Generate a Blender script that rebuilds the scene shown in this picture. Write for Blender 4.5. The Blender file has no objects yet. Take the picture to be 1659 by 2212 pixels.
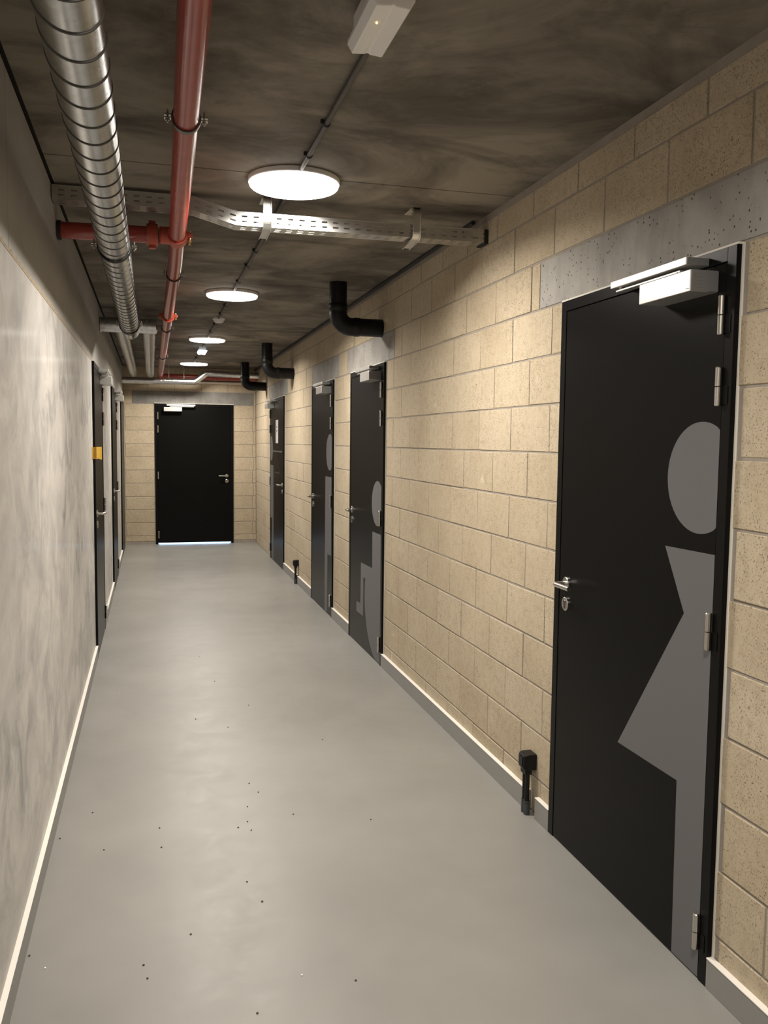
import bpy, bmesh, math, random
from mathutils import Vector, Matrix
random.seed(7)
sc = bpy.context.scene
col = sc.collection

# ------------------------------------------------------------------ camera
F_PX, YAW, PITCH, ROLL, CAM_H = 1865.06, 0.2631, 0.0802, 0.0111, 1.6164
cam_d = bpy.data.cameras.new('camera'); cam = bpy.data.objects.new('camera', cam_d); col.objects.link(cam)
cam_d.sensor_fit = 'VERTICAL'; cam_d.sensor_height = 36.0; cam_d.lens = 36.0 * F_PX / 2212.0
cam_d.clip_start = 0.02
_f = Vector((math.sin(YAW)*math.cos(PITCH), math.cos(YAW)*math.cos(PITCH), -math.sin(PITCH)))
_r = Vector((math.cos(YAW), -math.sin(YAW), 0)); _u = _r.cross(_f)
_r2 = math.cos(ROLL)*_r + math.sin(ROLL)*_u; _u2 = -math.sin(ROLL)*_r + math.cos(ROLL)*_u
m = Matrix((_r2, _u2, -_f)).transposed().to_4x4(); m.translation = (0, 0, CAM_H)
cam.matrix_world = m
sc.camera = cam
# ------------------------------------------------------------------ light and exposure
LAMP_W, LAMP_SPREAD = 53.0, math.radians(161)   # power and beam of the round ceiling lamps
w = bpy.data.worlds.new('daylight'); sc.world = w; w.use_nodes = True
w.node_tree.nodes['Background'].inputs[0].default_value = (0.45, 0.68, 1.0, 1)
w.node_tree.nodes['Background'].inputs[1].default_value = 8.0
vs = sc.view_settings
vs.view_transform = 'Standard'; vs.look = 'None'; vs.exposure = 0.0; vs.gamma = 1.0; vs.use_curve_mapping = False

# ------------------------------------------------------------------ dimensions (metres)
XR, XL, YE, YB, ZC = 1.605, -0.412, 13.82, -3.2, 2.739     # wall faces, end wall, back wall, ceiling
CRS, MOD = 0.2024, 0.4045                                  # block course and module
# doors on the right wall: far/near edges of the frame
DR = [(2.125, 3.195), (5.93, 7.0), (7.71, 8.78), (10.74, 12.0)]
DL = [(6.62, 7.69), (9.60, 10.67), (12.40, 13.47)]
DE = (0.05, 1.247)
DTOP = 2.181
LAMPS = [3.78, 6.74, 9.76, 12.84, 0.78]
LX = 0.602

# ------------------------------------------------------------------ materials
class NT:
    def __init__(s, name):
        s.m = bpy.data.materials.new(name); s.m.use_nodes = True
        s.t = s.m.node_tree; s.b = s.t.nodes['Principled BSDF']
    def n(s, kind, **kw):
        nd = s.t.nodes.new(kind)
        for k, v in kw.items():
            if k in nd.inputs.keys() if hasattr(nd.inputs, 'keys') else False:
                s.set(nd, k, v)
            else:
                setattr(nd, k, v)
        return nd
    def set(s, nd, k, v):
        if isinstance(v, bpy.types.NodeSocket): s.t.links.new(v, nd.inputs[k])
        else: nd.inputs[k].default_value = v
    def pos(s, scale=(1, 1, 1), obj=False, rnd=False):
        if obj: v = s.n('ShaderNodeTexCoord').outputs['Object']
        else: v = s.n('ShaderNodeNewGeometry').outputs['Position']
        mp = s.n('ShaderNodeMapping'); s.t.links.new(v, mp.inputs['Vector']); mp.inputs['Scale'].default_value = scale
        return mp.outputs['Vector']
    def noise(s, vec, scale, detail=4, rough=.55, dist=0):
        nd = s.n('ShaderNodeTexNoise'); s.t.links.new(vec, nd.inputs['Vector'])
        nd.inputs['Scale'].default_value = scale; nd.inputs['Detail'].default_value = detail
        nd.inputs['Roughness'].default_value = rough; nd.inputs['Distortion'].default_value = dist
        return nd.outputs['Fac']
    def ramp(s, fac, stops):
        nd = s.n('ShaderNodeValToRGB'); s.t.links.new(fac, nd.inputs['Fac']); e = nd.color_ramp.elements
        while len(e) < len(stops): e.new(.5)
        for el, (p, c) in zip(e, stops):
            el.position = p; el.color = (c, c, c, 1) if isinstance(c, (int, float)) else (*c, 1)
        return nd.outputs['Color']
    def mix(s, a, b, fac, mode='MIX'):
        nd = s.n('ShaderNodeMix', data_type='RGBA', blend_type=mode)
        for i, v in ((0, fac), (6, a), (7, b)):
            if isinstance(v, bpy.types.NodeSocket): s.t.links.new(v, nd.inputs[i])
            else: nd.inputs[i].default_value = v if i == 0 else (*v, 1)
        return nd.outputs[2]
    def math(s, op, a, b=0.0):
        nd = s.n('ShaderNodeMath', operation=op)
        for i, v in ((0, a), (1, b)):
            if isinstance(v, bpy.types.NodeSocket): s.t.links.new(v, nd.inputs[i])
            else: nd.inputs[i].default_value = v
        return nd.outputs[0]
    def bump(s, h, strength=.3, dist=.002):
        nd = s.n('ShaderNodeBump'); s.t.links.new(h, nd.inputs['Height'])
        nd.inputs['Strength'].default_value = strength; nd.inputs['Distance'].default_value = dist
        s.t.links.new(nd.outputs[0], s.b.inputs['Normal'])
    def out(s, color=None, rough=None, metal=None, spec=None):
        for k, v in (('Base Color', color), ('Roughness', rough), ('Metallic', metal), ('Specular IOR Level', spec)):
            if v is None: continue
            if isinstance(v, bpy.types.NodeSocket): s.t.links.new(v, s.b.inputs[k])
            else: s.b.inputs[k].default_value = (*v, 1) if k == 'Base Color' else v
        return s.m
M = {}
def simple(name, color, rough=.5, metal=0, spec=.5, grain=0, gscale=60):
    t = NT(name)
    if grain:
        f = t.noise(t.pos(), gscale, 3)
        c = t.mix(tuple(v*(1-grain) for v in color), tuple(min(1, v*(1+grain)) for v in color), f)
        M[name] = t.out(c, rough, metal, spec)
    else: M[name] = t.out(color, rough, metal, spec)
    return M[name]

# concrete blocks: sandy beige, pitted, each block its own tone
t = NT('block'); p = t.pos()
rnd = t.n('ShaderNodeObjectInfo').outputs['Random']
big = t.noise(p, 3.0, 3); mid = t.noise(p, 28, 4); fine = t.noise(p, 175, 3, .65)
base = t.mix((.42, .345, .24), (.51, .43, .31), t.ramp(big, [(.3, 0), (.7, 1)]))
base = t.mix(base, (.55, .475, .36), t.math('MULTIPLY', rnd, .45))
base = t.mix(base, (.36, .29, .195), t.ramp(mid, [(.46, 0), (.74, .55)]))
pits = t.ramp(fine, [(.575, 0), (.64, 1)])
pitm = t.math('MULTIPLY', pits, t.ramp(t.noise(p, 9, 2), [(.3, .35), (.6, 1.0)]))
base = t.mix(base, (.15, .115, .08), pitm)
eff = t.ramp(t.noise(p, 5.5, 5, .7), [(.66, 0), (.74, .5)])
base = t.mix(base, (.78, .71, .58), eff)
t.bump(t.math('SUBTRACT', t.math('MULTIPLY', mid, .5), pits), .35, .003)
M['block'] = t.out(base, .88, 0, .25)
t = NT('mortar'); p = t.pos()
t.bump(t.noise(p, 120, 3), .4, .003)
M['mortar'] = t.out(t.mix((.235, .21, .185), (.40, .36, .305), t.noise(p, 9, 5, .7)), .95, 0, .2)

# grey precast lintels with air holes
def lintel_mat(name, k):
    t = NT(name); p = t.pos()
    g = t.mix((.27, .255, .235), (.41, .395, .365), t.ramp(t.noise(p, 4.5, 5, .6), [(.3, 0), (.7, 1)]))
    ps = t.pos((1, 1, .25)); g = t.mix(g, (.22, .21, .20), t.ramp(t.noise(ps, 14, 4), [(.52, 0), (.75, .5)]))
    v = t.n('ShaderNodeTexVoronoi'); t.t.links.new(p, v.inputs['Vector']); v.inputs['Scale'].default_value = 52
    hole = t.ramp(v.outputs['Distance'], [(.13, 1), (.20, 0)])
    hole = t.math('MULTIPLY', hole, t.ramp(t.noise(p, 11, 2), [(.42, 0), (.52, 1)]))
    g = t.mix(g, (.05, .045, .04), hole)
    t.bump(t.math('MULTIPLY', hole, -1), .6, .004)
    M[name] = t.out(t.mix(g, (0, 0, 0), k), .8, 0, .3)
lintel_mat('lintel', 0.0); lintel_mat('lintel_shaded', .38)  # end lintel copy: darker concrete, with the foil duct's shade painted in

# ceiling: brown-grey raw concrete, smoky stains drawn across the corridor
t = NT('ceiling'); p = t.pos((.9, 1.1, 1))
n1 = t.noise(p, 1.5, 8, .64, .9); n2 = t.noise(t.pos((.75, 1.2, 1)), 2.2, 7, .62, .8)
g = t.mix((.13, .112, .09), (.36, .32, .262), t.ramp(n1, [(.36, 0), (.60, 1)]))
g = t.mix(g, (.085, .07, .054), t.ramp(n2, [(.50, 0), (.70, .8)]))
g = t.mix(g, (.42, .38, .32), t.ramp(t.noise(t.pos(), 5, 5, .65), [(.60, 0), (.8, .5)]))
t.bump(t.noise(t.pos(), 40, 4), .12, .003)
M['ceiling'] = t.out(t.mix(g, (.0, .0, .0), .26), .75, 0, .3)
simple('joint', (.035, .03, .025), .95, 0, .1)

# left wall: pale sealed plaster with vertical grey smears
t = NT('plaster')
n1 = t.noise(t.pos((1, .42, .85)), 2.6, 7, .62, 1.4); n2 = t.noise(t.pos((1, 1.1, 1.05)), 3.8, 8, .64, 1.0)
g = t.mix((.56, .535, .50), (.40, .385, .365), t.ramp(n1, [(.40, 0), (.68, 1)]))
low = t.n('ShaderNodeSeparateXYZ'); t.t.links.new(t.n('ShaderNodeNewGeometry').outputs['Position'], low.inputs[0])
scuff = t.math('MULTIPLY', t.ramp(n2, [(.44, 0), (.76, 1)]), t.ramp(t.noise(t.pos((1, .5, 1.1)), 1.4, 3), [(.38, .2), (.62, 1.0)]))
g = t.mix(g, (.19, .188, .192), scuff)
n3 = t.noise(t.pos((1, 2.4, .9)), 6.0, 6, .7, 1.5)
g = t.mix(g, (.24, .235, .24), t.ramp(n3, [(.58, 0), (.78, .6)]))
t.bump(t.noise(t.pos((1, 1, .5)), 9, 4), .08, .004)
M['plaster'] = t.out(g, t.ramp(n1, [(.3, .48), (.7, .58)]), 0, .12)
t.b.inputs['Coat Weight'].default_value = .10; t.b.inputs['Coat Roughness'].default_value = .14
t = NT('beam'); p = t.pos()
M['beam'] = t.out(t.mix((.30, .285, .26), (.46, .44, .405), t.noise(t.pos((1, .7, 1.6)), 3, 6)), .62, 0, .4)
simple('plaster_edge', (.34, .27, .175), .8, grain=.5, gscale=22)

# floor: grey poured resin, satin, faint clouds
t = NT('floor'); p = t.pos()
g = t.mix((.225, .219, .202), (.262, .255, .236), t.ramp(t.noise(p, 1.3, 5), [(.35, 0), (.68, 1)]))
ro = t.ramp(t.noise(p, 5.5, 6, .7, .5), [(.3, .46), (.72, .36)])
t.bump(t.noise(p, 90, 2), .02, .001)
M['floor'] = t.out(g, ro, 0, .5)
simple('skirting', (.255, .25, .238), .5, grain=.05, gscale=8)
simple('white_cap', (.83, .80, .74), .45)
simple('door_black', (.0035, .0033, .003), .33, 0, .11)
simple('frame_black', (.0045, .0043, .004), .34, 0, .12)
simple('pictogram_grey', (.135, .135, .138), .55, 0, .2)
simple('line_grey', (.05, .05, .049), .5)
simple('steel', (.62, .60, .56), .28, 1)
simple('dark_steel', (.16, .15, .14), .4, .8)
simple('closer_aluminium', (.88, .87, .84), .36, .85)
simple('closer_grey', (.15, .148, .146), .5)
simple('sealant', (.72, .69, .62), .6)
simple('black_plastic', (.0045, .0045, .0047), .42, 0, .3)
simple('grey_plastic', (.035, .042, .045), .45)
simple('rubber', (.012, .012, .012), .7)
simple('white_plastic', (.78, .77, .76), .4)
simple('lens_plastic', (.86, .85, .84), .3)
simple('conduit', (.06, .055, .052), .5)
simple('paper', (.80, .79, .80), .7)
simple('ink', (.04, .04, .045), .7)
simple('crumb', (.05, .045, .04), .9)
simple('yellow', (.46, .275, .035), .5, grain=.2, gscale=25)
simple('brass', (.72, .52, .24), .3, 1)
t = NT('galvanised'); p = t.pos()
vv = t.n('ShaderNodeTexVoronoi'); t.t.links.new(p, vv.inputs['Vector']); vv.inputs['Scale'].default_value = 45
M['galvanised'] = t.out(t.mix((.43, .44, .44), (.53, .54, .54), vv.outputs['Color']), t.ramp(t.noise(p, 12, 4), [(.3, .20), (.7, .30)]), 1)
simple('seam', (.07, .068, .064), .6, .5)
simple('tray_metal', (.72, .72, .70), .3, 1, grain=.08, gscale=20)
t = NT('red_paint'); p = t.pos()
M['red_paint'] = t.out(t.mix((.26, .035, .024), (.36, .055, .038), t.noise(p, 9, 4)), .22, 0, .6)
simple('red_casting', (.36, .055, .03), .4, grain=.2, gscale=30)
t = NT('foil'); p = t.pos()
n = t.noise(p, 26, 5, .65, 1.0); t.bump(n, .55, .007)
M['foil'] = t.out(t.mix((.48, .49, .50), (.86, .87, .89), n), .26, 1)
def emission(name, c, s):
    t = NT(name); t.b.inputs['Emission Color'].default_value = (*c, 1); t.b.inputs['Emission Strength'].default_value = s
    t.b.inputs['Base Color'].default_value = (.8, .8, .8, 1); M[name] = t.m
emission('lamp_glow', (1.0, .94, .86), 7.0)
emission('emergency_glow', (.75, .88, 1.0), 2.2)
emission('led', (1.0, .62, .2), 4.0)
simple('paving', (.55, .56, .58), .9)

# ------------------------------------------------------------------ mesh helpers
def bx(bm, a, b, mp=None):
    (x0, y0, z0), (x1, y1, z1) = a, b
    vs_ = [bm.verts.new(mp(x, y, z) if mp else (x, y, z)) for x in (x0, x1) for y in (y0, y1) for z in (z0, z1)]
    for q in ((0, 1, 3, 2), (4, 6, 7, 5), (0, 4, 5, 1), (2, 3, 7, 6), (0, 2, 6, 4), (1, 5, 7, 3)):
        bm.faces.new([vs_[i] for i in q])
def prism(bm, pts, n0, n1, mp):
    """closed outline pts (a, z) extruded from n0 to n1, mp(a, n, z) -> world"""
    A = [bm.verts.new(mp(a, n0, z)) for a, z in pts]; B = [bm.verts.new(mp(a, n1, z)) for a, z in pts]
    bm.faces.new(A); bm.faces.new(B[::-1]); k = len(pts)
    for i in range(k): bm.faces.new((A[i], B[i], B[(i+1) % k], A[(i+1) % k]))
def sweep(bm, path, r, seg=20, caps=True, smooth=True):
    """round tube along a polyline; r may be one number or one per point"""
    path = [Vector(q) for q in path]; n = len(path); rs = r if isinstance(r, (list, tuple)) else [r]*n
    tg = []
    for i in range(n):
        d = (path[min(i+1, n-1)] - path[max(i-1, 0)])
        if d.length < 1e-9: d = path[min(i+1, n-1)] - path[max(i-2, 0)]
        tg.append(d.normalized())
    up = Vector((0, 0, 1)) if abs(tg[0].z) < .9 else Vector((1, 0, 0))
    a = tg[0].cross(up).normalized(); rings = []
    for i in range(n):
        a = (a - tg[i]*a.dot(tg[i])).normalized(); b = tg[i].cross(a)
        rings.append([bm.verts.new(path[i] + rs[i]*(math.cos(2*math.pi*k/seg)*a + math.sin(2*math.pi*k/seg)*b)) for k in range(seg)])
    for i in range(n-1):
        for k in range(seg):
            f = bm.faces.new((rings[i][k], rings[i][(k+1) % seg], rings[i+1][(k+1) % seg], rings[i+1][k])); f.smooth = smooth
    if caps: bm.faces.new(rings[0][::-1]); bm.faces.new(rings[-1])
def lathe(bm, prof, centre, axis='Z', seg=40):
    """profile [(r, h)] turned round an axis through centre"""
    c = Vector(centre); rings = []
    def pt(r, h, k):
        ca, sa = math.cos(2*math.pi*k/seg), math.sin(2*math.pi*k/seg)
        return c + Vector({'Z': (r*ca, r*sa, h), 'X': (h, r*ca, r*sa), 'Y': (r*sa, h, r*ca)}[axis])
    for r, h in prof:
        rings.append([bm.verts.new(pt(r, h, k)) for k in range(seg)] if r > 1e-6 else [bm.verts.new(pt(0, h, 0))])
    for A, B in zip(rings, rings[1:]):
        for k in range(seg):
            q = [A[k % len(A)], A[(k+1) % len(A)], B[(k+1) % len(B)], B[k % len(B)]]
            q = [v for i, v in enumerate(q) if v not in q[:i]]
            if len(q) > 2: f = bm.faces.new(q); f.smooth = True
def arc(p0, p1, p2, rad, n=8):
    """rounded corner p0-p1-p2"""
    p0, p1, p2 = map(Vector, (p0, p1, p2)); d0 = (p0-p1).normalized(); d1 = (p2-p1).normalized()
    ang = d0.angle(d1); cut = rad/math.tan(ang/2); a = p1+d0*cut; b = p1+d1*cut
    c = p1+(d0+d1).normalized()*(rad/math.sin(ang/2)); out = []
    for i in range(n+1):
        tt = i/n; v = (a-c).lerp(b-c, tt); out.append(c+v.normalized()*rad)
    return out
def obj(name, bm, mat, parent=None, bevel=0, recalc=True):
    if recalc: bmesh.ops.recalc_face_normals(bm, faces=bm.faces)
    me = bpy.data.meshes.new(name); org = Vector((0, 0, 0))
    if parent is not None:
        q = parent
        while q is not None: org += q.location; q = q.parent
    if org.length: bmesh.ops.translate(bm, verts=bm.verts, vec=-org)
    for e in bm.edges:
        if len(e.link_faces) == 2 and e.calc_face_angle(0) > .62: e.smooth = False
    bm.to_mesh(me); bm.free(); me.materials.append(M[mat])
    o = bpy.data.objects.new(name, me); col.objects.link(o)
    if parent is not None: o.parent = parent
    if bevel:
        md = o.modifiers.new('bevel', 'BEVEL'); md.width = bevel; md.segments = 2; md.limit_method = 'ANGLE'; md.angle_limit = .7
    return o
def tag(o, label, cat, group=None, kind=None):
    o['label'] = label; o['category'] = cat
    if group: o['group'] = group
    if kind: o['kind'] = kind
    return o
def thing(name, loc, label, cat, group=None, kind=None):
    o = bpy.data.objects.new(name, None); o.empty_display_size = .1; col.objects.link(o); o.location = loc
    return tag(o, label, cat, group, kind)
def B(): return bmesh.new()
def box_obj(name, a, b, mat, parent=None, bevel=0, mp=None):
    bm = B(); bx(bm, a, b, mp); return obj(name, bm, mat, parent, bevel)
def tube_obj(name, path, r, mat, parent=None, seg=20, caps=True):
    bm = B(); sweep(bm, path, r, seg, caps); return obj(name, bm, mat, parent)

# ================================================================== THE SETTING
fl = box_obj('floor', (XL-.3, YB, -.12), (XR+.3, YE+.30, 0), 'floor')
tag(fl, 'smooth grey resin corridor floor with a satin sheen', 'floor', kind='structure')
pv = box_obj('pavement', (-2.5, YE+.30, -.14), (4.0, YE+5, -.02), 'paving')
tag(pv, 'pale daylit paving seen through the gap under the end door', 'paving', kind='structure')

ce = box_obj('ceiling', (XL-.3, YB, ZC+.012), (XR+.3, YE+.25, ZC+.22), 'joint')
tag(ce, 'dark stained raw concrete ceiling of wide slabs', 'ceiling', kind='structure')
jy = [YB, -1.46, 1.14, 3.745, 6.335, 8.95, 11.52, YE+.02]
for a, b in zip(jy, jy[1:]):
    box_obj('ceiling_slab', (XL+.009, a+.0045, ZC), (XR+.06, b-.0045, ZC+.06), 'ceiling', ce, .002)

def solid_wall(bm, u0, u1, z1, openings, n0, n1, mp):
    """boxes round door openings, in (u, n, z)"""
    u = u0
    for a, b, t_ in sorted(openings):
        if a > u: bx(bm, (u, n0, 0), (a, n1, z1), mp)
        bx(bm, (a, n0, t_), (b, n1, z1), mp); u = b
    if u < u1: bx(bm, (u, n0, 0), (u1, n1, z1), mp)
mpR = lambda u, n, z: (XR-n, u, z)
mpL = lambda u, n, z: (XL+n, u, z)
mpE = lambda u, n, z: (u, YE-n, z)
INS = .012
bm = B(); solid_wall(bm, YB, YE+.19, ZC+.005, [(a+INS, b-INS, DTOP-INS) for a, b in DR], -.19, -.0032, mpR)
wr = obj('wall_right', bm, 'mortar'); tag(wr, 'long wall of sandy beige concrete blocks with grey lintels', 'wall', kind='structure')
bm = B(); solid_wall(bm, XL-.2, XR-.002, ZC+.005, [(DE[0]+INS, DE[1]-INS, DTOP-INS-.01)], -.19, -.0032, mpE)
we = obj('wall_end', bm, 'mortar'); tag(we, 'beige block wall closing the corridor around the black end door', 'wall', kind='structure')
bm = B(); solid_wall(bm, YB, YE+.19, ZC+.005, [(a+INS, b-INS, DTOP-INS) for a, b in DL], -.20, -.02, mpL)
wl = obj('wall_left', bm, 'beam'); tag(wl, 'pale sealed plaster wall with grey smears below a concrete beam', 'wall', kind='structure')
wb = box_obj('wall_back', (XL-.2, YB-.15, 0), (XR+.2, YB, ZC+.1), 'plaster'); tag(wb, 'plain pale wall closing the corridor behind the viewer', 'wall', kind='structure')

# ---- blocks: four slightly different block meshes shared by all full and cut blocks
BL, BH, BD = MOD-.0095, CRS-.0085, .03
def block_mesh(seed):
    rg = random.Random(seed); bm = B(); ch = .0020
    j = lambda s=.0012: rg.uniform(-s, s)
    back = [bm.verts.new((-BD, y*BL/2, z*BH/2)) for y, z in ((-1, -1), (1, -1), (1, 1), (-1, 1))]
    mid_ = [bm.verts.new((-ch+j(.001), y*BL/2+j(), z*BH/2+j())) for y, z in ((-1, -1), (1, -1), (1, 1), (-1, 1))]
    fr = [bm.verts.new((j(.0008), y*(BL/2-ch)+j(), z*(BH/2-ch)+j())) for y, z in ((-1, -1), (1, -1), (1, 1), (-1, 1))]
    for P, Q in ((back, mid_), (mid_, fr)):
        for i in range(4): bm.faces.new((P[i], P[(i+1) % 4], Q[(i+1) % 4], Q[i]))
    bm.faces.new(fr)
    bmesh.ops.recalc_face_normals(bm, faces=bm.faces)
    me = bpy.data.meshes.new('block'); bm.to_mesh(me); bm.free(); me.materials.append(M['block']); return me
BM = [block_mesh(s) for s in range(6)]
def cut(iv, holes):
    out = [iv]
    for a, b in holes:
        nx = []
        for s, e in out:
            if b <= s or a >= e: nx.append((s, e)); continue
            if a > s: nx.append((s, a))
            if b < e: nx.append((b, e))
        out = nx
    return out
LINT_R = [(1.87, 3.443), (5.731, 7.20), (7.529, 8.86), (10.51, 12.22)]
blocks = []
for k in range(-1, 13):
    z0 = .164+CRS*k; z1 = z0+CRS
    if k == 12: z1 = 2.708
    if k == -1: z0 = .004
    ph = 3.527 if k % 2 == 0 else 3.317
    holes = [(a-.001, b+.001) for a, b in DR] if k < 10 else (LINT_R if k == 10 else [])
    i0 = math.floor((0.1-ph)/MOD)
    for i in range(i0, 60):
        s, e = ph+i*MOD, ph+(i+1)*MOD
        s, e = max(s, -.2), min(e, YE)
        if e-s < .03: continue
        for a, b in cut((s, e), holes):
            if b-a > .025: blocks.append(((a+b)/2, (z0+z1)/2, b-a-.0095, z1-z0-.0085))
vis = sorted([q for q in blocks if q[0] > 1.85]); near = [q for q in blocks if q[0] <= 1.85]
single, rest = vis[:294], vis[294:]+near
rb = random.Random(3)
for y, z, L, H in single:
    o = bpy.data.objects.new('block', BM[rb.randrange(6)]); col.objects.link(o); o.parent = wr
    o.location = (XR+rb.uniform(-.0012, .0012), y, z); o.scale = (-1, L/BL, H/BH)
bm = B()
for y, z, L, H in rest: bx(bm, (XR, y-L/2, z-H/2), (XR+.03, y+L/2, z+H/2))
o = obj('block_rows', bm, 'block', wr, .003); o['kind'] = 'stuff'
for a, b in LINT_R:
    box_obj('lintel', (XR-.0005, a+.005, 2.187+.004), (XR+.04, b-.005, 2.389-.004), 'lintel', wr, .003)

# end wall blocks: child origin at world zero, blocks face -Y
def end_block(x0, x1, z0, z1):
    o = bpy.data.objects.new('block', BM[rb.randrange(6)]); col.objects.link(o); o.parent = we
    o.location = ((x0+x1)/2, YE+rb.uniform(-.001, .001), (z0+z1)/2); o.rotation_euler = (0, 0, -math.pi/2)
    o.scale = (1, (x1-x0-.0095)/BL, (z1-z0-.0085)/BH)
for k in range(-1, 13):
    z0, z1 = .134+.2036*k, .134+.2036*(k+1)
    if k == -1: z0 = .045
    if k == 12: z1 = 2.735
    if z0 > 2.72: break
    if k < 10:
        o_ = .0 if k % 2 else .012
        end_block(XL+.012+o_, DE[0]-.004, z0, z1)
        end_block(DE[1]+.004, 1.563-o_, z0, z1); end_block(1.563-o_, XR, z0, z1)
    elif k == 10:
        end_block(XL+.004, -.281, z0, z1); end_block(1.565, XR, z0, z1)
    else:
        xs = [XL+.004, -.05, .355, .76, 1.165, XR] if k % 2 else [XL+.004, .15, .555, .96, 1.365, XR]
        for a, b in zip(xs, xs[1:]): end_block(a, b, z0, z1)
box_obj('lintel', (-.281, YE+.0005, 2.175), (1.565, YE+.04, 2.366), 'lintel_shaded', we, .003)

# left wall: plaster fields between the doors with a ragged top edge, concrete beam above
segs = [(YB, DL[0][0]), (DL[0][1], DL[1][0]), (DL[1][1], DL[2][0]), (DL[2][1], YE)]
rg = random.Random(5)
for a, b in segs:
    pts = [(a+.001, 0), (b-.001, 0)]; y = b-.001
    while y > a+.02:
        pts.append((y, 2.186+rg.uniform(-.004, .004))); y -= rg.uniform(.02, .06)
    pts.append((a+.001, 2.186))
    bm = B(); prism(bm, pts, -.02, 0, mpL); obj('plaster_field', bm, 'plaster', wl)
for a, b in ((YB, 2.9), (2.906, 8.775), (8.781, YE)):
    box_obj('concrete_beam', (XL-.02, a, 2.192), (XL-.004, b, ZC), 'beam', wl, .002)
pts = [(-1.0, 2.179), (DL[0][0], 2.179)]; y = DL[0][0]
while y > -1.0: pts.append((y, 2.192+rg.uniform(-.004, .0045))); y -= rg.uniform(.02, .05)
bm = B(); prism(bm, pts, -.006, .0012, mpL); obj('ragged_edge', bm, 'plaster_edge', wl)

# ---- skirtings
def skirting(root, segs_, mp, h=.095, th=.02):
    for a, b in segs_:
        s = box_obj('skirting_board', (a, 0, .001), (b, th, h-.004), 'skirting', root, .0, mp)
        box_obj('top_strip', (a, 0, h-.004), (b, th+.0015, h), 'white_cap', s, .0008, mp)
br = thing('baseboard_right', (XR, 3.5, 0), 'grey skirting with white top strip along the block wall', 'skirting', kind='structure')
skirting(br, [(YB, DR[0][0]), (DR[0][1], 3.325), (3.412, DR[1][0]), (DR[1][1], DR[2][0]), (DR[2][1], 9.635), (9.722, DR[3][0])], mpR)
bl_ = thing('baseboard_left', (XL, 3.5, 0), 'grey skirting with white top strip along the plaster wall', 'skirting', kind='structure')
skirting(bl_, [(YB, DL[0][0]), (DL[0][1], DL[1][0]), (DL[1][1], DL[2][0])], mpL, .095, .016)

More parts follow.
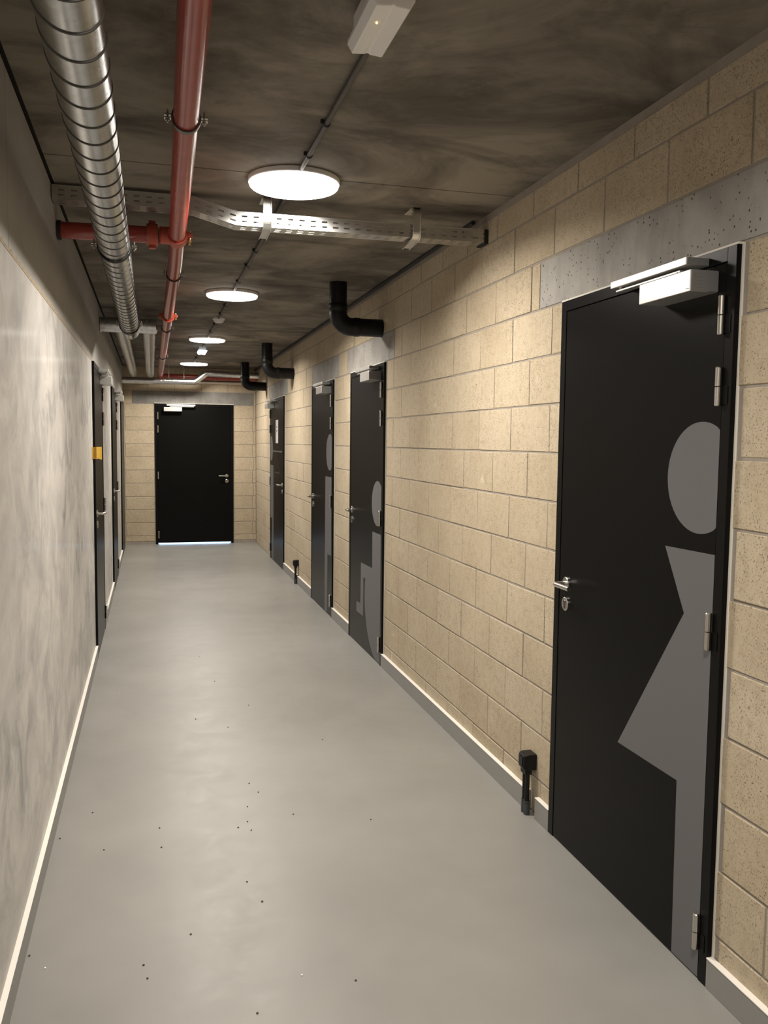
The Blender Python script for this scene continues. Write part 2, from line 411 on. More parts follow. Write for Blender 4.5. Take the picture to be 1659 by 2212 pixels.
# ================================================================== DOORS
def door(name, mpw, uh, s, W, label, kind_='picto', face=.019, co=0.0, gap=.004, thick=.045, seal=True, seal_near=True, hardware=True):
    """hinge-side frame edge at uh; a runs from the hinge side across the door"""
    mp = lambda a, n, z: mpw(uh+s*a, n, z)
    base = Vector(mp(W/2, 0, 0)); d = thing(name, base, label, 'door', kind='structure')
    fw = .040
    bm = B()
    bx(bm, (0, -.08, 0), (fw, face, DTOP), mp); bx(bm, (W-fw, -.08, 0), (W, face, DTOP), mp)
    bx(bm, (fw, -.08, DTOP-fw), (W-fw, face, DTOP), mp)
    bx(bm, (fw, -.08, .02), (fw+.015, face-.05, DTOP-fw), mp); bx(bm, (W-fw-.015, -.08, .02), (W-fw, face-.05, DTOP-fw), mp)
    bx(bm, (fw, -.08, DTOP-fw-.015), (W-fw, face-.05, DTOP-fw), mp)
    obj('frame', bm, 'frame_black', d, .0012)
    leaf = box_obj('leaf', (fw+.003, face-.002-thick, gap), (W-fw-.003, face-.002, DTOP-fw-.003), 'door_black', d, .0015, mp)
    if seal:
        bm = B(); bx(bm, (-.004, -.004, DTOP), (W+.004, face-.001, DTOP+.006), mp)
        if seal_near: bx(bm, (-.006, -.006, .0), (0, .003, DTOP+.006), mp); bx(bm, (W, -.006, .0), (W+.006, .003, DTOP+.006), mp)
        obj('sealant', bm, 'sealant', d)
    if not hardware: return d, leaf, mp, face-.002
    # hinges
    for zc_ in (1.991, 1.788, 1.072, .151):
        c = Vector(mp(.047, face+.009, zc_)); bm = B()
        sweep(bm, [c-Vector((0, 0, .056)), c-Vector((0, 0, .0535)), c-Vector((0, 0, .002))], [.0075, .0095, .0095], 14)
        sweep(bm, [c+Vector((0, 0, .001)), c+Vector((0, 0, .0535)), c+Vector((0, 0, .056))], [.0095, .0095, .0075], 14)
        hg = obj('hinge', bm, 'steel', d)
        bm = B(); bx(bm, (.014, face, zc_-.052), (.047, face+.002, zc_), mp); bx(bm, (.047, face-.001, zc_), (.062, face+.002, zc_+.052), mp)
        obj('hinge_plate', bm, 'frame_black', hg)
    # overhead closer
    f0 = face-.002
    a0, a1 = .080+co, .352+co; nb = face+.090
    cb = box_obj('closer_body', (a0+.003, f0, 2.060), (a1, nb, 2.122), 'closer_aluminium', d, .002, mp)
    bm = B(); prism(bm, [(a0, f0), (a0, f0+.045), (a0+.0, nb-.004), (a0+.003, nb-.002), (a0+.003, f0)], 0, 1, lambda a, n, z: mp(a, z, 2.0615+n*.059))
    ec = obj('end_cap', bm, 'closer_grey', cb, .0008)
    bm = B()
    for i in range(5):
        for j_ in range(4):
            c = Vector(mp(a0, f0+.052+j_*.009, 2.071+i*.010)); lathe(bm, [(0, -.0006*s), (.0011, -.0003*s), (.0012, 0)], c, 'Y' if mpw is not mpE else 'X', 6)
    obj('cap_dimples', bm, 'dark_steel', ec)
    rail = box_obj('closer_rail', (.125+co, face, 2.143), (.555+co, face+.078, 2.166), 'closer_aluminium', d, .002, mp)
    box_obj('end_cap', (.1235+co, face+.001, 2.144), (.125+co, face+.074, 2.165), 'closer_grey', rail, .0006, mp)
    arm = box_obj('closer_arm', (.17+co, face+.052, 2.130), (.535+co, face+.068, 2.1355), 'closer_aluminium', d, .001, mp)
    bm = B(); c = Vector(mp(.185+co, face+.06, 2.120)); sweep(bm, [c, c+Vector((0, 0, .012))], .010, 16)
    c = Vector(mp(.515+co, face+.06, 2.1355)); sweep(bm, [c, c+Vector((0, 0, .008))], .006, 12); obj('arm_pivot', bm, 'steel', arm)
    # lever handle and cylinder rose
    ah = W-.105; bm = B()
    q = lambda a, n, z: Vector(mp(a, n, z))
    sweep(bm, [q(ah, f0-.002, 1.067), q(ah, f0+.006, 1.067), q(ah, f0+.008, 1.067)], [.026, .026, .024], 24)
    path = [q(ah, f0+.006, 1.067)] + arc(q(ah, f0, 1.067), q(ah, f0+.056, 1.067), q(ah-.13, f0+.056, 1.067), .016, 6) + [q(ah-.128, f0+.056, 1.067)]
    sweep(bm, path, .0098, 14); obj('handle', bm, 'steel', leaf)
    bm = B(); sweep(bm, [q(ah, f0-.002, .985), q(ah, f0+.007, .985), q(ah, f0+.009, .985)], [.027, .027, .024], 24)
    kr = obj('key_rose', bm, 'steel', leaf)
    bm = B(); sweep(bm, [q(ah, f0+.004, .993), q(ah, f0+.011, .993)], .0085, 14); bx(bm, (ah-.005, f0+.004, .968), (ah+.005, f0+.0105, .99), mp)
    obj('lock_cylinder', bm, 'brass' if kind_ == 'plain' else 'dark_steel', kr)
    return d, leaf, mp, f0
def disc_pts(ac, zc_, r, amin, zmin=-9, zmax=9, n=56):
    out = []
    for i in range(n):
        th = 2*math.pi*i/n; a, z = ac+r*math.cos(th), zc_+r*math.sin(th)
        out.append((max(a, amin), min(max(z, zmin), zmax)))
    res = []
    for q_ in out:
        if not res or (abs(q_[0]-res[-1][0])+abs(q_[1]-res[-1][1])) > 1e-5: res.append(q_)
    return res
def picto(leaf, mp, f0, outlines, mat='pictogram_grey'):
    for nm, pts in outlines:
        bm = B(); prism(bm, pts, f0-.0005, f0+.0008, mp); bm.normal_update(); bmesh.ops.triangulate(bm, faces=[f for f in bm.faces if len(f.verts) > 4]); obj(nm, bm, mat, leaf)
E0 = .0445
head = ('pictogram_head', disc_pts(.129, 1.521, .168, E0))
woman = [(E0, .006), (.180, .006), (.187, .566), (.545, .566), (.183, 1.10), (.297, 1.297), (E0, 1.299)]
man = [(E0, 1.294), (.333, 1.294), (.343, .006), (.217, .006), (.212, .568), (E0, .568)]
chair_ = [(E0, .953), (.290, .953), (.286, .677), (.645, .672), (.655, .345), (.790, .338), (.790, .257), (.560, .260), (.558, .566), (E0, .566)]
whl = disc_pts(.07, .44, .445, E0, .006, .566, 90)
d1 = door('door_1', mpR, DR[0][0], 1, 1.07, 'black door bearing a grey half figure in a skirt', )
picto(d1[1], d1[2], d1[3], [head, ('pictogram_body', woman)])
mk = [c_ for c_ in bpy.data.objects if c_.name.startswith('closer_body') and c_.parent is d1[0]][0]
box_obj('maker_mark', (.088, .1088, 2.0675), (.104, .1095, 2.0695), 'closer_grey', mk, 0, d1[2])
d2 = door('door_2', mpR, DR[1][0], 1, 1.07, 'black door bearing a grey half figure in a wheelchair')
picto(d2[1], d2[2], d2[3], [('pictogram_head', disc_pts(.150, 1.171, .165, E0)), ('pictogram_body', chair_), ('pictogram_wheel', whl)])
d3 = door('door_3', mpR, DR[2][0], 1, 1.07, 'black door bearing a grey half figure in trousers')
picto(d3[1], d3[2], d3[3], [head, ('pictogram_body', man)])
d4 = door('door_4', mpR, DR[3][1], -1, DR[3][1]-DR[3][0], 'black door bearing a coat hanger drawing and a white paper notice', co=.04)
picto(d4[1], d4[2], d4[3], [head, ('pictogram_body', man)])
def strip(p0, p1, wd):
    (a0, z0), (a1, z1) = p0, p1; L = math.hypot(a1-a0, z1-z0); px, pz = -(z1-z0)/L*wd/2, (a1-a0)/L*wd/2
    return [(a0+px, z0+pz), (a1+px, z1+pz), (a1-px, z1-pz), (a0-px, z0-pz)]
picto(d4[1], d4[2], d4[3], [('hanger_rail_line', strip((.30, 1.486), (1.12, 1.486), .018))], 'pictogram_grey')
picto(d4[1], d4[2], d4[3], [('hanger_line', strip(*q_)) for q_ in (((.70, 1.35), (.70, 1.475), .008), ((.70, 1.35), (.49, 1.215), .010), ((.70, 1.35), (.90, 1.215), .010), ((.70, 1.497), (.70, 1.54), .014))] +
      [('hanger_bar_line', strip((.48, 1.207), (.91, 1.207), .016))], 'line_grey')
d5 = door('door_5', mpE, DE[0], 1, DE[1]-DE[0], 'plain black exit door in the end wall with daylight under it', 'end', co=.055, gap=.022, thick=.04)
d6 = door('door_6', mpL, DL[0][1], -1, 1.07, 'dark door in plaster wall with a yellow tab on its frame', 'plain', face=.017, seal=False)
d7 = door('door_7', mpL, DL[1][1], -1, 1.07, 'dark plaster wall door between the yellow tabbed door and the corner door', 'plain', face=.017, seal=False)
d8 = door('door_8', mpL, DL[2][1], -1, 1.07, 'dark plaster wall door beside the corner of the end wall', 'plain', face=.017, seal=False, hardware=False)
# paper notice taped on door 4
mp4 = d4[2]; nf = d4[3]
no = thing('paper_notice', mp4(.67, nf, 1.593), 'white paper notice with small dark print taped on hanger door', 'notice')
pp = box_obj('sheet', (.555, nf, 1.593), (.785, nf+.0012, 1.897), 'paper', no, 0, mp4)
bm = B(); rr = random.Random(2)
for z_, w_, h_ in ((1.80, .05, .016), (1.79, .03, .01), (1.745, .055, .02), (1.735, .03, .012)): bx(bm, (.665-w_/2, nf+.001, z_), (.665+w_/2, nf+.0016, z_+h_), mp4)
obj('print_mark', bm, 'ink', pp)

# yellow tab wrapped on the near frame edge of door 6
yt = thing('yellow_tab', (XL, 6.6, 1.47), 'small yellow folded tab wrapped over a dark door frame edge', 'tab')
path = [(-.4095, 6.505), (-.4095, 6.603), (-.3865, 6.606), (-.3855, 6.612), (-.3835, 6.70), (-.380, 6.755), (-.372, 6.785), (-.360, 6.802)]
bm = B(); L_ = []
for i, (x, y) in enumerate(path):
    lo = 1.474-(.006 if i > 5 else 0); L_.append([bm.verts.new((x, y, lo)), bm.verts.new((x, y, 1.562))])
for P, Q in zip(L_, L_[1:]): bm.faces.new((P[0], Q[0], Q[1], P[1]))
o = obj('folded_sheet', bm, 'yellow', yt); md = o.modifiers.new('solid', 'SOLIDIFY'); md.thickness = .0022; md.offset = 1

# ================================================================== CEILING FIXTURES
lamp_labels = ['round glowing ceiling lamp right before the slotted cable tray', 'round glowing ceiling lamp between the cable tray and smoke detector',
               'round glowing ceiling lamp between smoke detector and far emergency lamp', 'round glowing ceiling lamp right before the kinked foil duct', 'round glowing ceiling lamp just before the unlit emergency lamp box']
for y, lb in zip(LAMPS, lamp_labels):
    r = thing('ceiling_lamp', (LX, y, ZC), lb, 'lamp', 'round ceiling lamps')
    bm = B(); lathe(bm, [(0, 0), (.192, 0), (.196, -.003), (.196, -.020), (.193, -.023), (.1905, -.020), (0, -.020)], (LX, y, ZC), 'Z', 64); obj('housing', bm, 'white_plastic', r)
    bm = B(); lathe(bm, [(.190, -.020), (.1900, -.032), (.185, -.037), (.12, -.040), (0, -.041)], (LX, y, ZC), 'Z', 64); obj('diffuser', bm, 'lamp_glow', r)
    la = bpy.data.lights.new('lamp_light', 'AREA'); la.shape = 'DISK'; la.size = .370; la.energy = LAMP_W; la.spread = LAMP_SPREAD; la.color = (1.0, .925, .83)
    lo_ = bpy.data.objects.new('lamp_light', la); col.objects.link(lo_); lo_.parent = r; lo_.location = (0, 0, -.0425)

def emergency(y0, y1, x0, x1, zb, label, lit):
    xc = (x0+x1)/2; r = thing('emergency_lamp', (xc, (y0+y1)/2, ZC), label, 'emergency lamp', 'emergency lamps')
    box_obj('base', (x0+.012, y0+.02, zb+.032), (x1-.012, y1-.02, ZC), 'white_plastic', r, .004)
    h = zb+.034
    pr_ = [(x0, h), (x0, zb+.022), (x0+.014, zb), (xc-.008, zb+.003), (xc, zb+.007), (xc+.008, zb+.003), (x1-.014, zb), (x1, zb+.022), (x1, h)]
    bm = B(); prism(bm, pr_, y0, y1, lambda a, n, z: (a, n, z)); df = obj('diffuser', bm, 'emergency_glow' if lit else 'lens_plastic', r, .003)
    bm = B(); lathe(bm, [(0, -.0012), (.0022, -.001), (.0025, 0)], (xc-.02, y0+.085, zb), 'Z', 10); obj('indicator_light', bm, 'led', df)
    bm = B(); c = Vector((xc+.02, y1, ZC-.028)); sweep(bm, [c-Vector((0, .004, 0)), c+Vector((0, .018, 0)), c+Vector((0, .02, 0)), c+Vector((0, .035, 0))], [.012, .012, .009, .009], 12); obj('cable_gland', bm, 'black_plastic', r)
emergency(2.068, 2.336, .513, .622, 2.648, 'unlit white emergency lamp box at the start of the conduit', False)
emergency(10.58, 10.84, .545, .652, 2.655, 'lit white emergency lamp box between the two far round lamps', True)

sd = thing('smoke_detector', (.605, 8.12, ZC), 'small white domed smoke detector on the concrete ceiling', 'smoke detector')
bm = B(); lathe(bm, [(0, 0), (.05, 0), (.055, -.006), (.055, -.022), (.05, -.026), (0, -.026)], (.605, 8.12, ZC)); obj('base', bm, 'white_plastic', sd)
bm = B(); lathe(bm, [(.046, -.026), (.042, -.040), (.03, -.05), (0, -.052)], (.605, 8.12, ZC)); obj('sensor_dome', bm, 'white_plastic', sd)

cz = ZC-.0125
runs = [(2.37, LAMPS[0]-.197, [2.43, 3.07, 3.42], 'emergency lamp box to the first round lamp'), (LAMPS[0]+.197, LAMPS[1]-.197, [4.62, 5.18, 5.62, 6.2], 'tray side round lamp to the next lamp'),
        (LAMPS[1]+.197, 8.065, [7.3, 7.8], 'second round lamp to the smoke detector'), (8.175, LAMPS[2]-.197, [8.5, 9.1], 'smoke detector to the third round lamp'),
        (LAMPS[2]+.197, 10.58, [10.2], 'third round lamp to the lit emergency lamp'), (10.88, LAMPS[3]-.197, [11.3, 12.0], 'lit emergency lamp to the last round lamp')]
for a, b, clips, lb in runs:
    r = thing('ceiling_conduit', (LX, (a+b)/2, ZC), 'thin dark ceiling conduit from the '+lb, 'conduit', 'conduits linking the lamps')
    x0 = .604 if a < 3 else LX
    tube_obj('pipe', [(x0, a, cz), (LX, b, cz)], .0095, 'conduit', r, 12)
    for y in clips:
        bm = B(); sweep(bm, [(x0, y-.007, cz), (x0, y+.007, cz)], .0125, 12); bx(bm, (x0-.006, y-.007, cz+.005), (x0+.006, y+.007, ZC)); bx(bm, (x0-.022, y-.005, cz-.002), (x0-.010, y+.005, ZC))
        obj('clip', bm, 'rubber', r)

# ---- slotted cable tray
def tray_y(x): return 4.13-.04*(x-XL)
TR = [(XL, 2.668), (.19, 2.660), (.385, 2.606), (XR, 2.600)]
def tray_z(x):
    for (xa, za), (xb, zb) in zip(TR, TR[1:]):
        if x <= xb: return za+(zb-za)*(x-xa)/(xb-xa)
    return TR[-1][1]
tr = thing('cable_tray', (.6, 4.14, 2.60), 'slotted galvanised cable tray crossing under the ceiling', 'cable tray')
def plate(name, zs, fn, pitch=.053, slot=.026):
    """slotted plate: zs = list of (v0, v1, slotted)"""
    bm = B(); x = XL+.001; i = 0
    nx = int((XR-XL-.004)/pitch)
    for i in range(nx+1):
        x0 = XL+.001+i*pitch; x1 = min(x0+pitch-slot, XR-.002); x2 = min(x0+pitch, XR-.002)
        for v0, v1, sl in zs:
            off = 0
            for a, b, on in ((x0, x1, True), (x1, x2, not sl)):
                if on and b-a > 1e-4: fn(bm, a, b, v0, v1)
    bmesh.ops.remove_doubles(bm, verts=bm.verts, dist=1e-5)
    return obj(name, bm, 'tray_metal', tr, recalc=False)
def cell(bm, P):
    bm.faces.new([bm.verts.new(q) for q in P])
def side(yo):
    def fn(bm, a, b, v0, v1):
        cell(bm, [(x, tray_y(x)+yo, tray_z(x)+v) for x, v in ((a, v0), (b, v0), (b, v1), (a, v1))])
    return fn
def bot(bm, a, b, v0, v1):
    cell(bm, [(x, tray_y(x)+v, tray_z(x)) for x, v in ((a, v0), (b, v0), (b, v1), (a, v1))])
rows = [(0, .014, False), (.014, .022, True), (.022, .036, False), (.036, .044, True), (.044, .058, False)]
for nm, o in (('front_side', plate('side_rail', rows, side(0))), ('back', plate('side_rail', rows, side(.10))),
              ('bot', plate('tray_bottom', [(0, .012, False), (.012, .019, True), (.019, .04, False), (.04, .047, True), (.047, .07, False), (.07, .077, True), (.077, .10, False)], bot))):
    md = o.modifiers.new('solid', 'SOLIDIFY'); md.thickness = .0012
for yo in (0, .10):
    bm = B()
    for i in range(60):
        x0, x1 = XL+.001+(XR-XL-.003)*i/60, XL+.001+(XR-XL-.003)*(i+1)/60
        y0 = -.002 if yo == 0 else .094
        A_ = [(x, tray_y(x)+y0+dy, tray_z(x)+.058+dz) for x in (x0, x1) for dy in (0, .008) for dz in (0, .003)]
        v_ = [bm.verts.new(q) for q in A_]
        for f_ in ((0, 2, 6, 4), (1, 5, 7, 3), (0, 4, 5, 1), (2, 3, 7, 6)): bm.faces.new([v_[j] for j in f_])
    obj('rolled_edge', bm, 'tray_metal', tr)
bm = B(); y0 = tray_y(XR)
bx(bm, (XR-.022, y0-.004, 2.596), (XR, y0+.0, 2.661)); bx(bm, (XR-.022, y0+.1, 2.596), (XR, y0+.104, 2.661)); bx(bm, (XR-.022, y0-.004, 2.594), (XR, y0+.104, 2.599))
obj('end_guard', bm, 'rubber', tr, .002)

def tray_bracket(xc, label):
    y0 = tray_y(xc)-.022; zb = tray_z(xc)-.007; wd = .020
    r = thing('tray_bracket', (xc, y0, ZC), label, 'bracket', 'curved cable tray brackets')
    pts = [(y0+.15, ZC-.002)] + [(q.y, q.z) for q in arc((0, y0+.15, ZC-.002), (0, y0, ZC-.002), (0, y0, zb), .030, 6)] + \
          [(q.y, q.z) for q in arc((0, y0, ZC), (0, y0, zb), (0, y0+.2, zb-.010), .034, 6)] + [(y0+.185, zb-.009)]
    bm = B(); n = len(pts)
    nrm = []
    for i in range(n):
        a, b = pts[max(i-1, 0)], pts[min(i+1, n-1)]; dy, dz = b[0]-a[0], b[1]-a[1]; L = math.hypot(dy, dz); nrm.append((-dz/L, dy/L))
    # U profile: web plus two lips turned outwards from the tray
    sgn = -1
    prof = [(-wd, -.010), (-wd+.004, -.010), (-wd+.004, -.002), (wd-.004, -.002), (wd-.004, -.010), (wd, -.010), (wd, 0), (-wd, 0)]
    rings = [[bm.verts.new((xc+px, pts[i][0]+nrm[i][0]*sgn*pn*-1, pts[i][1]+nrm[i][1]*sgn*pn*-1)) for px, pn in prof] for i in range(n)]
    k = len(prof)
    for A_, B_ in zip(rings, rings[1:]):
        for i in range(k): bm.faces.new((A_[i], A_[(i+1) % k], B_[(i+1) % k], B_[i]))
    bm.faces.new(rings[0]); bm.faces.new(rings[-1][::-1])
    obj('c_profile', bm, 'tray_metal', r, .0008)
    bm = B(); lathe(bm, [(0, -.007), (.006, -.007), (.007, -.003), (.007, 0)], (xc, y0+.07, ZC-.012), 'Z', 6); obj('bolt', bm, 'steel', r)
tray_bracket(.525, 'curved steel tray bracket beside the round lamp')
tray_bracket(1.235, 'curved steel tray bracket toward the block wall')

# ---- pipe clamps
def clamp(xc, zc_, y, rad, label, mat='dark_steel', group='pipe clamps under the ceiling'):
    r = thing('pipe_clamp', (xc, y, ZC), label, 'pipe clamp', group)
    bm = B(); seg = 40; prof = [(rad+.001, -.011), (rad+.0055, -.011), (rad+.0065, 0), (rad+.0055, .011), (rad+.001, .011), (rad+.001, -.011)]
    lathe(bm, prof, (xc, y, zc_), 'Y', seg); obj('ring', bm, mat, r)
    for s in (-1, 1):
        bm = B(); bx(bm, (xc+s*(rad+.003), y-.010, zc_-.005), (xc+s*(rad+.026), y+.010, zc_-.002)); bx(bm, (xc+s*(rad+.003), y-.010, zc_+.004), (xc+s*(rad+.026), y+.010, zc_+.007))
        c = Vector((xc+s*(rad+.016), y, zc_)); sweep(bm, [c-Vector((0, 0, .016)), c+Vector((0, 0, .022))], .0033, 8); lathe(bm, [(0, -.011), (.0065, -.011), (.0065, -.005), (0, -.005)], c, 'Z', 6)
        obj('bolt_lug', bm, 'steel', r)
    tube_obj('hanger_rod', [(xc, y, zc_+rad+.004), (xc, y, ZC)], .004, 'steel', r, 8)
# ---- spiral duct
DX, DZ, DRD = -.1415, 2.420, .0625
sp = thing('spiral_duct', (DX, 3.0, DZ), 'galvanised spiral ventilation duct with a wound seam', 'duct')
path = [(DX, y, DZ) for y in (YB, -1, 1, 3, 5, 6.55)] + arc((DX, 6.4, DZ), (DX, 6.75, DZ), (DX, 7.35, 2.592), .2, 5) + arc((DX, 6.75, DZ), (DX, 7.35, 2.592), (DX, 7.75, 2.592), .2, 5) + [(DX, 7.74, 2.592)]
tube_obj('duct_wall', path, DRD, 'galvanised', sp, 56)
bm = B(); prev = None; PIT = .1245; y = -.6; N = 44; k = 0
phs = 1.741
while True:
    yy = -.6+PIT*k/N
    if yy > 6.55: break
    th = 2*math.pi*((yy-phs)/PIT)-math.pi/2
    ring = []
    for w_, h_ in ((-.0038, -.001), (-.0026, .0022), (.0026, .0022), (.0038, -.001)):
        R_ = DRD+h_; ring.append(bm.verts.new((DX+R_*math.cos(th), yy+w_, DZ+R_*math.sin(th))))
    if prev:
        for i in range(3): bm.faces.new((prev[i], prev[i+1], ring[i+1], ring[i]))
    prev = ring; k += 1
obj('wound_seam', bm, 'seam', sp)
clamp(DX, DZ, 3.84, DRD+.002, 'black lined pipe clamp around the spiral duct by the red branch', 'rubber')
clamp(DX, DZ, 6.36, DRD+.002, 'black lined pipe clamp near the end of the spiral duct', 'rubber')

# ---- foil wrapped ducts
FZ, FR = 2.590, .057
f1 = thing('foil_duct', (-.2, 7.8, FZ), 'foil wrapped cross duct where the spiral duct ends', 'duct', 'foil wrapped ducts')
tube_obj('foil_jacket', [(XL, 7.8, FZ), (-.25, 7.8, FZ), (-.1, 7.8, FZ), (.048, 7.8, FZ), (.058, 7.8, FZ)], [FR+.003, FR+.006, FR+.004, FR+.006, FR-.01], 'foil', f1, 28)
for x in (XL+.006, -.03):
    bm = B(); lathe(bm, [(FR+.004, -.006), (FR+.008, -.004), (FR+.008, .004), (FR+.004, .006)], (x, 7.8, FZ), 'X', 28)
    obj('tape_band', bm, 'tray_metal', f1)
for x, lb in ((-.246, 'long foil wrapped duct running close to the left wall'), (-.010, 'long foil wrapped duct running beside the red pipe')):
    r = thing('foil_duct', (x, 10.5, FZ), lb, 'duct', 'foil wrapped ducts')
    ys = [7.86+.12*i for i in range(47)]
    rr = random.Random(int(x*1000)); tube_obj('foil_jacket', [(x+rr.uniform(-.002, .002), y, FZ) for y in ys if y < 13.36], [FR+rr.uniform(-.0025, .002) for y in ys if y < 13.36], 'foil', r, 28)
fe = thing('foil_duct', (.6, 13.2, 2.5), 'kinked foil wrapped duct crossing before the end wall', 'duct', 'foil wrapped ducts')
FY, RE = 13.42, .046
path = [(XL, FY, 2.494), (-.1, FY, 2.495), (.3, FY, 2.496), (.5, FY, 2.497)] + arc((.3, FY, 2.497), (.645, FY, 2.498), (.805, FY, 2.628), .09, 4) + arc((.645, FY, 2.498), (.805, FY, 2.628), (1.3, FY, 2.622), .09, 4) + [(1.2, FY, 2.619), (XR, FY, 2.614)]
tube_obj('foil_jacket', path, RE, 'foil', fe, 24)

# ---- red sprinkler pipes
PR_, PZ = .0385, 2.585
def px(y): return .101+.034*min(max((y-1.9)/3.0, 0), 1) if y < 4.9 else .135+.0*(y-4.9)
rp = thing('red_pipe', (.13, 5, PZ), 'long red sprinkler main running beside the spiral duct', 'pipe')
tube_obj('pipe', [(.060, YB, PZ)] + [(px(y), y, PZ) for y in (1.9, 2.6, 3.3, 4.3, 4.9, 7, 10, 13.42)] + arc((.135, 13.2, PZ), (.135, 13.64, PZ), (.6, 13.64, PZ), .06, 6) + [(.25, 13.64, PZ)], PR_, 'red_paint', rp, 32)
def coupling(root, xc, y, axis='Y'):
    bm = B(); prof = [(PR_+.001, -.024), (PR_+.011, -.024), (PR_+.013, -.012), (PR_+.013, .012), (PR_+.011, .024), (PR_+.001, .024)]
    lathe(bm, prof, (xc, y, PZ), axis, 32); cp = obj('coupling', bm, 'red_casting', root)
    for s in (-1, 1):
        c = Vector((xc+s*(PR_+.020), y, PZ)) if axis == 'Y' else Vector((xc, y+s*(PR_+.020), PZ))
        bm = B(); bx(bm, tuple(c+Vector((-.013, -.017, -.013))), tuple(c+Vector((.013, .017, .013)))); obj('coupling_ear', bm, 'red_casting', cp, .004)
        bm = B(); sweep(bm, [c-Vector((0, 0, .024)), c+Vector((0, 0, .024))], .0055, 10); lathe(bm, [(0, -.028), (.009, -.028), (.009, -.016), (0, -.016)], c, 'Z', 6); obj('coupling_bolt', bm, 'brass', cp)
xt = px(4.32)
coupling(rp, px(7.06), 7.06)
# mechanical tee on the main
bm = B(); lathe(bm, [(PR_+.001, -.05), (PR_+.008, -.05), (PR_+.011, -.03), (PR_+.011, .03), (PR_+.008, .05), (PR_+.001, .05)], (xt, 4.32, PZ), 'Y', 32); tee = obj('tee_saddle', bm, 'red_casting', rp)
for s in (-1, 1):
    for dy in (-.033, .033):
        if s < 0: continue
        c = Vector((xt+s*(PR_+.020), 4.32+dy, PZ)); bm = B(); bx(bm, tuple(c+Vector((-.014, -.012, -.012))), tuple(c+Vector((.012, .012, .012)))); obj('tee_ear', bm, 'red_casting', tee, .004)
        bm = B(); sweep(bm, [c-Vector((0, 0, .026)), c+Vector((0, 0, .022))], .005, 10); lathe(bm, [(0, -.030), (.009, -.030), (.009, -.018), (0, -.018)], c, 'Z', 6); obj('tee_bolt', bm, 'brass', tee)
bm = B(); lathe(bm, [(0, 0), (.040, 0), (.040, -.045), (.034, -.050), (0, -.05)], (xt-PR_+.006, 4.32, PZ), 'X', 28); obj('tee_outlet', bm, 'red_casting', tee)
rb_ = thing('red_branch_pipe', (-.15, 4.34, PZ), 'short red branch pipe from the sprinkler main into the left wall', 'pipe')
tube_obj('pipe', [(XL, 4.36, PZ), (xt-.086, 4.325, PZ)], PR_, 'red_paint', rb_, 32)
bm = B(); lathe(bm, [(PR_+.001, -.026), (PR_+.011, -.026), (PR_+.014, -.012), (PR_+.014, .012), (PR_+.011, .026), (PR_+.001, .026)], (xt-.115, 4.327, PZ), 'X', 28); cp = obj('coupling', bm, 'red_casting', rb_)
for s in (-1, 1):
    c = Vector((xt-.115, 4.327, PZ+s*(PR_+.016))); bm = B(); bx(bm, tuple(c-Vector((.016, .014, .010))), tuple(c+Vector((.016, .014, .010)))); obj('coupling_ear', bm, 'red_casting', cp, .003)
bm = B(); lathe(bm, [(PR_, 0), (PR_+.006, 0), (PR_+.006, .016), (PR_, .016)], (XL, 4.36, PZ), 'X', 28); obj('wall_collar', bm, 'rubber', rb_)
for y, lb in ((2.76, 'steel clamp on the red main beside the first spiral duct stretch'), (5.30, 'dark clamp on the red main just past the branch tee'), (7.80, 'dark clamp on the red main by the foil cross duct'), (10.4, 'dark clamp on the red main between the long foil ducts and lamps')):
    clamp(px(y), PZ, y, PR_, lb, 'rubber' if y > 3 else 'dark_steel')
re_ = thing('red_cross_pipe', (.9, 13.64, PZ), 'red pipe crossing behind the kinked foil duct', 'pipe')
tube_obj('pipe', [(.252, 13.64, PZ), (XR, 13.64, 2.578)], PR_, 'red_paint', re_, 24)
bm = B(); lathe(bm, [(PR_+.001, -.022), (PR_+.010, -.022), (PR_+.012, 0), (PR_+.010, .022), (PR_+.001, .022)], (.95, 13.64, 2.581), 'X', 24); obj('coupling', bm, 'red_casting', re_)
wt = thing('cable_trunking', (1.1, 13.74, 2.50), 'white cable trunking on the end wall behind the red pipe', 'trunking')
box_obj('channel', (.62, YE-.05, 2.497), (XR-.002, YE-.002, 2.528), 'white_cap', wt, .002); box_obj('lid', (.62, YE-.055, 2.499), (XR-.002, YE-.05, 2.526), 'white_cap', wt, .001)
for x, y, zb, lb in ((.26, 13.42, 2.552, 'thin steel rod hanging the foil duct beside the red main'), (.48, 13.42, 2.552, 'thin steel rod hanging the foil duct before its kink')):
    r = thing('hanger_rod', (x, y, ZC), lb, 'rod', 'rods hanging the foil duct')
    tube_obj('threaded_rod', [(x, y, zb-.01), (x, y, ZC)], .005, 'tray_metal', r, 8)
    bm = B(); lathe(bm, [(0, -.008), (.010, -.008), (.010, 0), (0, 0)], (x, y, ZC), 'Z', 6); obj('nut', bm, 'steel', r)

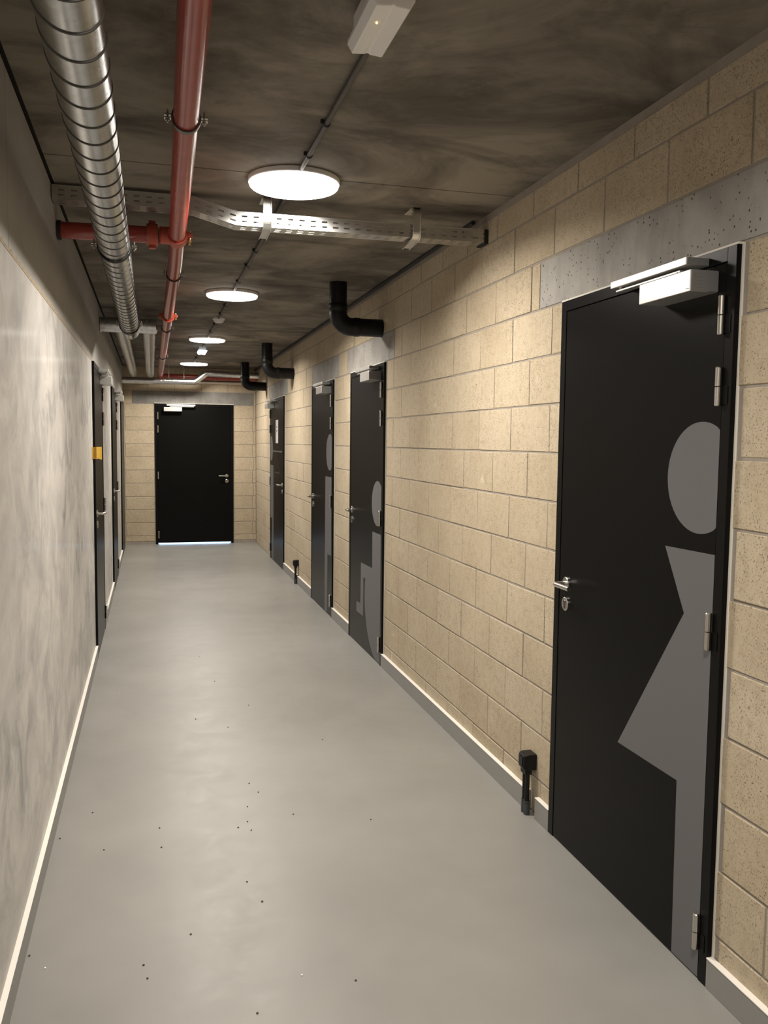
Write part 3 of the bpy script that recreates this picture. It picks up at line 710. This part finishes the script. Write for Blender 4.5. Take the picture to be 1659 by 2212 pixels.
# ---- black drain elbows
def drain(y, zc_, label, xv=1.284):
    R_ = .0625; r = thing('drain_pipe', (xv, y, ZC), label, 'pipe', 'black drain elbows')
    tube_obj('vertical_pipe', [(xv, y, zc_+.15), (xv, y, ZC)], R_, 'black_plastic', r, 36)
    path = [(xv, y, zc_+.158), (xv, y, zc_+.152), (xv, y, zc_+.118), (xv, y, zc_+.112)] + [tuple(q_) for q_ in arc((xv, y, zc_+.2), (xv, y, zc_), (xv+.3, y, zc_), .095, 10)] + [(xv+.112, y, zc_), (xv+.118, y, zc_), (xv+.152, y, zc_), (xv+.158, y, zc_)]
    n = len(path); rs = [R_+.001, R_+.005, R_+.005, R_+.001] + [R_+.001]*(n-8) + [R_+.001, R_+.004, R_+.004, R_+.001]
    tube_obj('elbow', path, rs, 'black_plastic', r, 36)
    tube_obj('horizontal_pipe', [(xv+.150, y, zc_), (XR, y, zc_)], R_, 'black_plastic', r, 36)
drain(6.075, 2.433, 'black drain elbow above the wheelchair door')
drain(10.06, 2.404, 'black drain elbow between the trousers door and the hanger door', 1.295)
drain(12.60, 2.404, 'black drain elbow near the end wall corner', 1.305)

ck = thing('corner_cable', (1.585, 8.5, ZC), 'thin black cable running along the ceiling edge above the blocks', 'cable')
tube_obj('cable', [(1.582, 4.2, ZC-.011), (1.583, 8, ZC-.011), (1.583, YE-.01, ZC-.011)], .0105, 'rubber', ck, 10)

# ---- wall boxes with conduits at the skirting
def wall_box(y, label):
    r = thing('socket_box', (1.575, y+.035, 0), label, 'junction box', 'black boxes at the skirting')
    y0, y1 = y, y+.068; z0, z1 = .202, .272
    bm = B(); mpx = lambda u, n, z: (XR-n, u, z)
    A_ = [(y0, z0), (y1, z0), (y1, z1), (y0, z1)]
    rings = []
    for n, ins in ((0, 0), (.038, 0), (.055, .004), (.060, .009)):
        rings.append([bm.verts.new((XR-n, min(max(a, y0+ins), y1-ins), min(max(b, z0+ins), z1-ins))) for a, b in A_])
    for P, Q in zip(rings, rings[1:]):
        for i in range(4): bm.faces.new((P[i], P[(i+1) % 4], Q[(i+1) % 4], Q[i]))
    bm.faces.new(rings[0][::-1]); bm.faces.new(rings[-1]); bx_ = obj('box', bm, 'black_plastic', r, .003)
    bm = B(); bx(bm, (XR-.0635, y0+.014, z0+.014), (XR-.059, y1-.014, z1-.014)); obj('front_cover', bm, 'black_plastic', bx_, .002)
    for dy, xx in ((.020, 1.571), (.046, 1.571)):
        c = tube_obj('conduit', [(xx, y+dy, .0), (xx, y+dy, z0+.004)], .0105, 'black_plastic', r, 14)
        bm = B(); sweep(bm, [(xx, y+dy, .001), (xx, y+dy, .046), (xx, y+dy, .05)], [.0135, .0135, .0115], 14); sweep(bm, [(xx, y+dy, .052), (xx, y+dy, .062)], .0135, 14); obj('sleeve', bm, 'grey_plastic', c)
    bm = B(); bx(bm, (XR-.05, y+.006, z0-.022), (XR-.018, y+.060, z0+.002)); obj('entry_collar', bm, 'black_plastic', bx_, .003)
wall_box(3.355, 'black wall box with two conduits beside the skirted figure door')
wall_box(9.655, 'black wall box with two conduits beside the hanger door')

# ---- crumbs on the floor
rc = random.Random(11)
spots = [(-0.263, 3.832), (0.016, 3.611), (0.022, 3.431), (-0.198, 3.462), (-0.375, 3.606), (0.395, 3.737), (0.379, 3.584), (0.335, 3.538), (0.385, 3.499), (0.579, 3.612), (0.894, 3.481), (0.323, 3.078), (0.36, 2.928), (0.109, 2.781), (-0.04, 2.645), (-0.028, 2.574), (0.273, 2.333), (0.578, 2.412), (-0.386, 2.781), (0.33, 6.515), (0.394, 5.802), (0.43, 3.997), (0.46, 3.884), (0.232, 5.023), (0.403, 4.836), (0.883, 4.511), (0.559, 5.221)]
for x, y in spots:
    bm = B(); bmesh.ops.create_icosphere(bm, subdivisions=1, radius=.0036)
    for v in bm.verts: v.co = Vector((x+v.co.x*rc.uniform(.6, 1.5), y+v.co.y*rc.uniform(.6, 1.5), .0018+v.co.z*.55))
    tag(obj('crumb', bm, 'crumb'), 'tiny dark crumb lying on the grey floor', 'crumb', 'crumbs on the floor')
simple('pale_fleck', (.8, .78, .72), .6)
for x, y in [(-0.214, 5.633), (-0.331, 2.702), (0.425, 2.477)]:
    bm = B(); bmesh.ops.create_icosphere(bm, subdivisions=1, radius=.0034)
    for v in bm.verts: v.co = Vector((x+v.co.x, y+v.co.y*1.3, .0016+v.co.z*.45))
    tag(obj('paint_fleck', bm, 'pale_fleck'), 'tiny white paint fleck on the grey floor', 'fleck', 'white flecks on the floor')
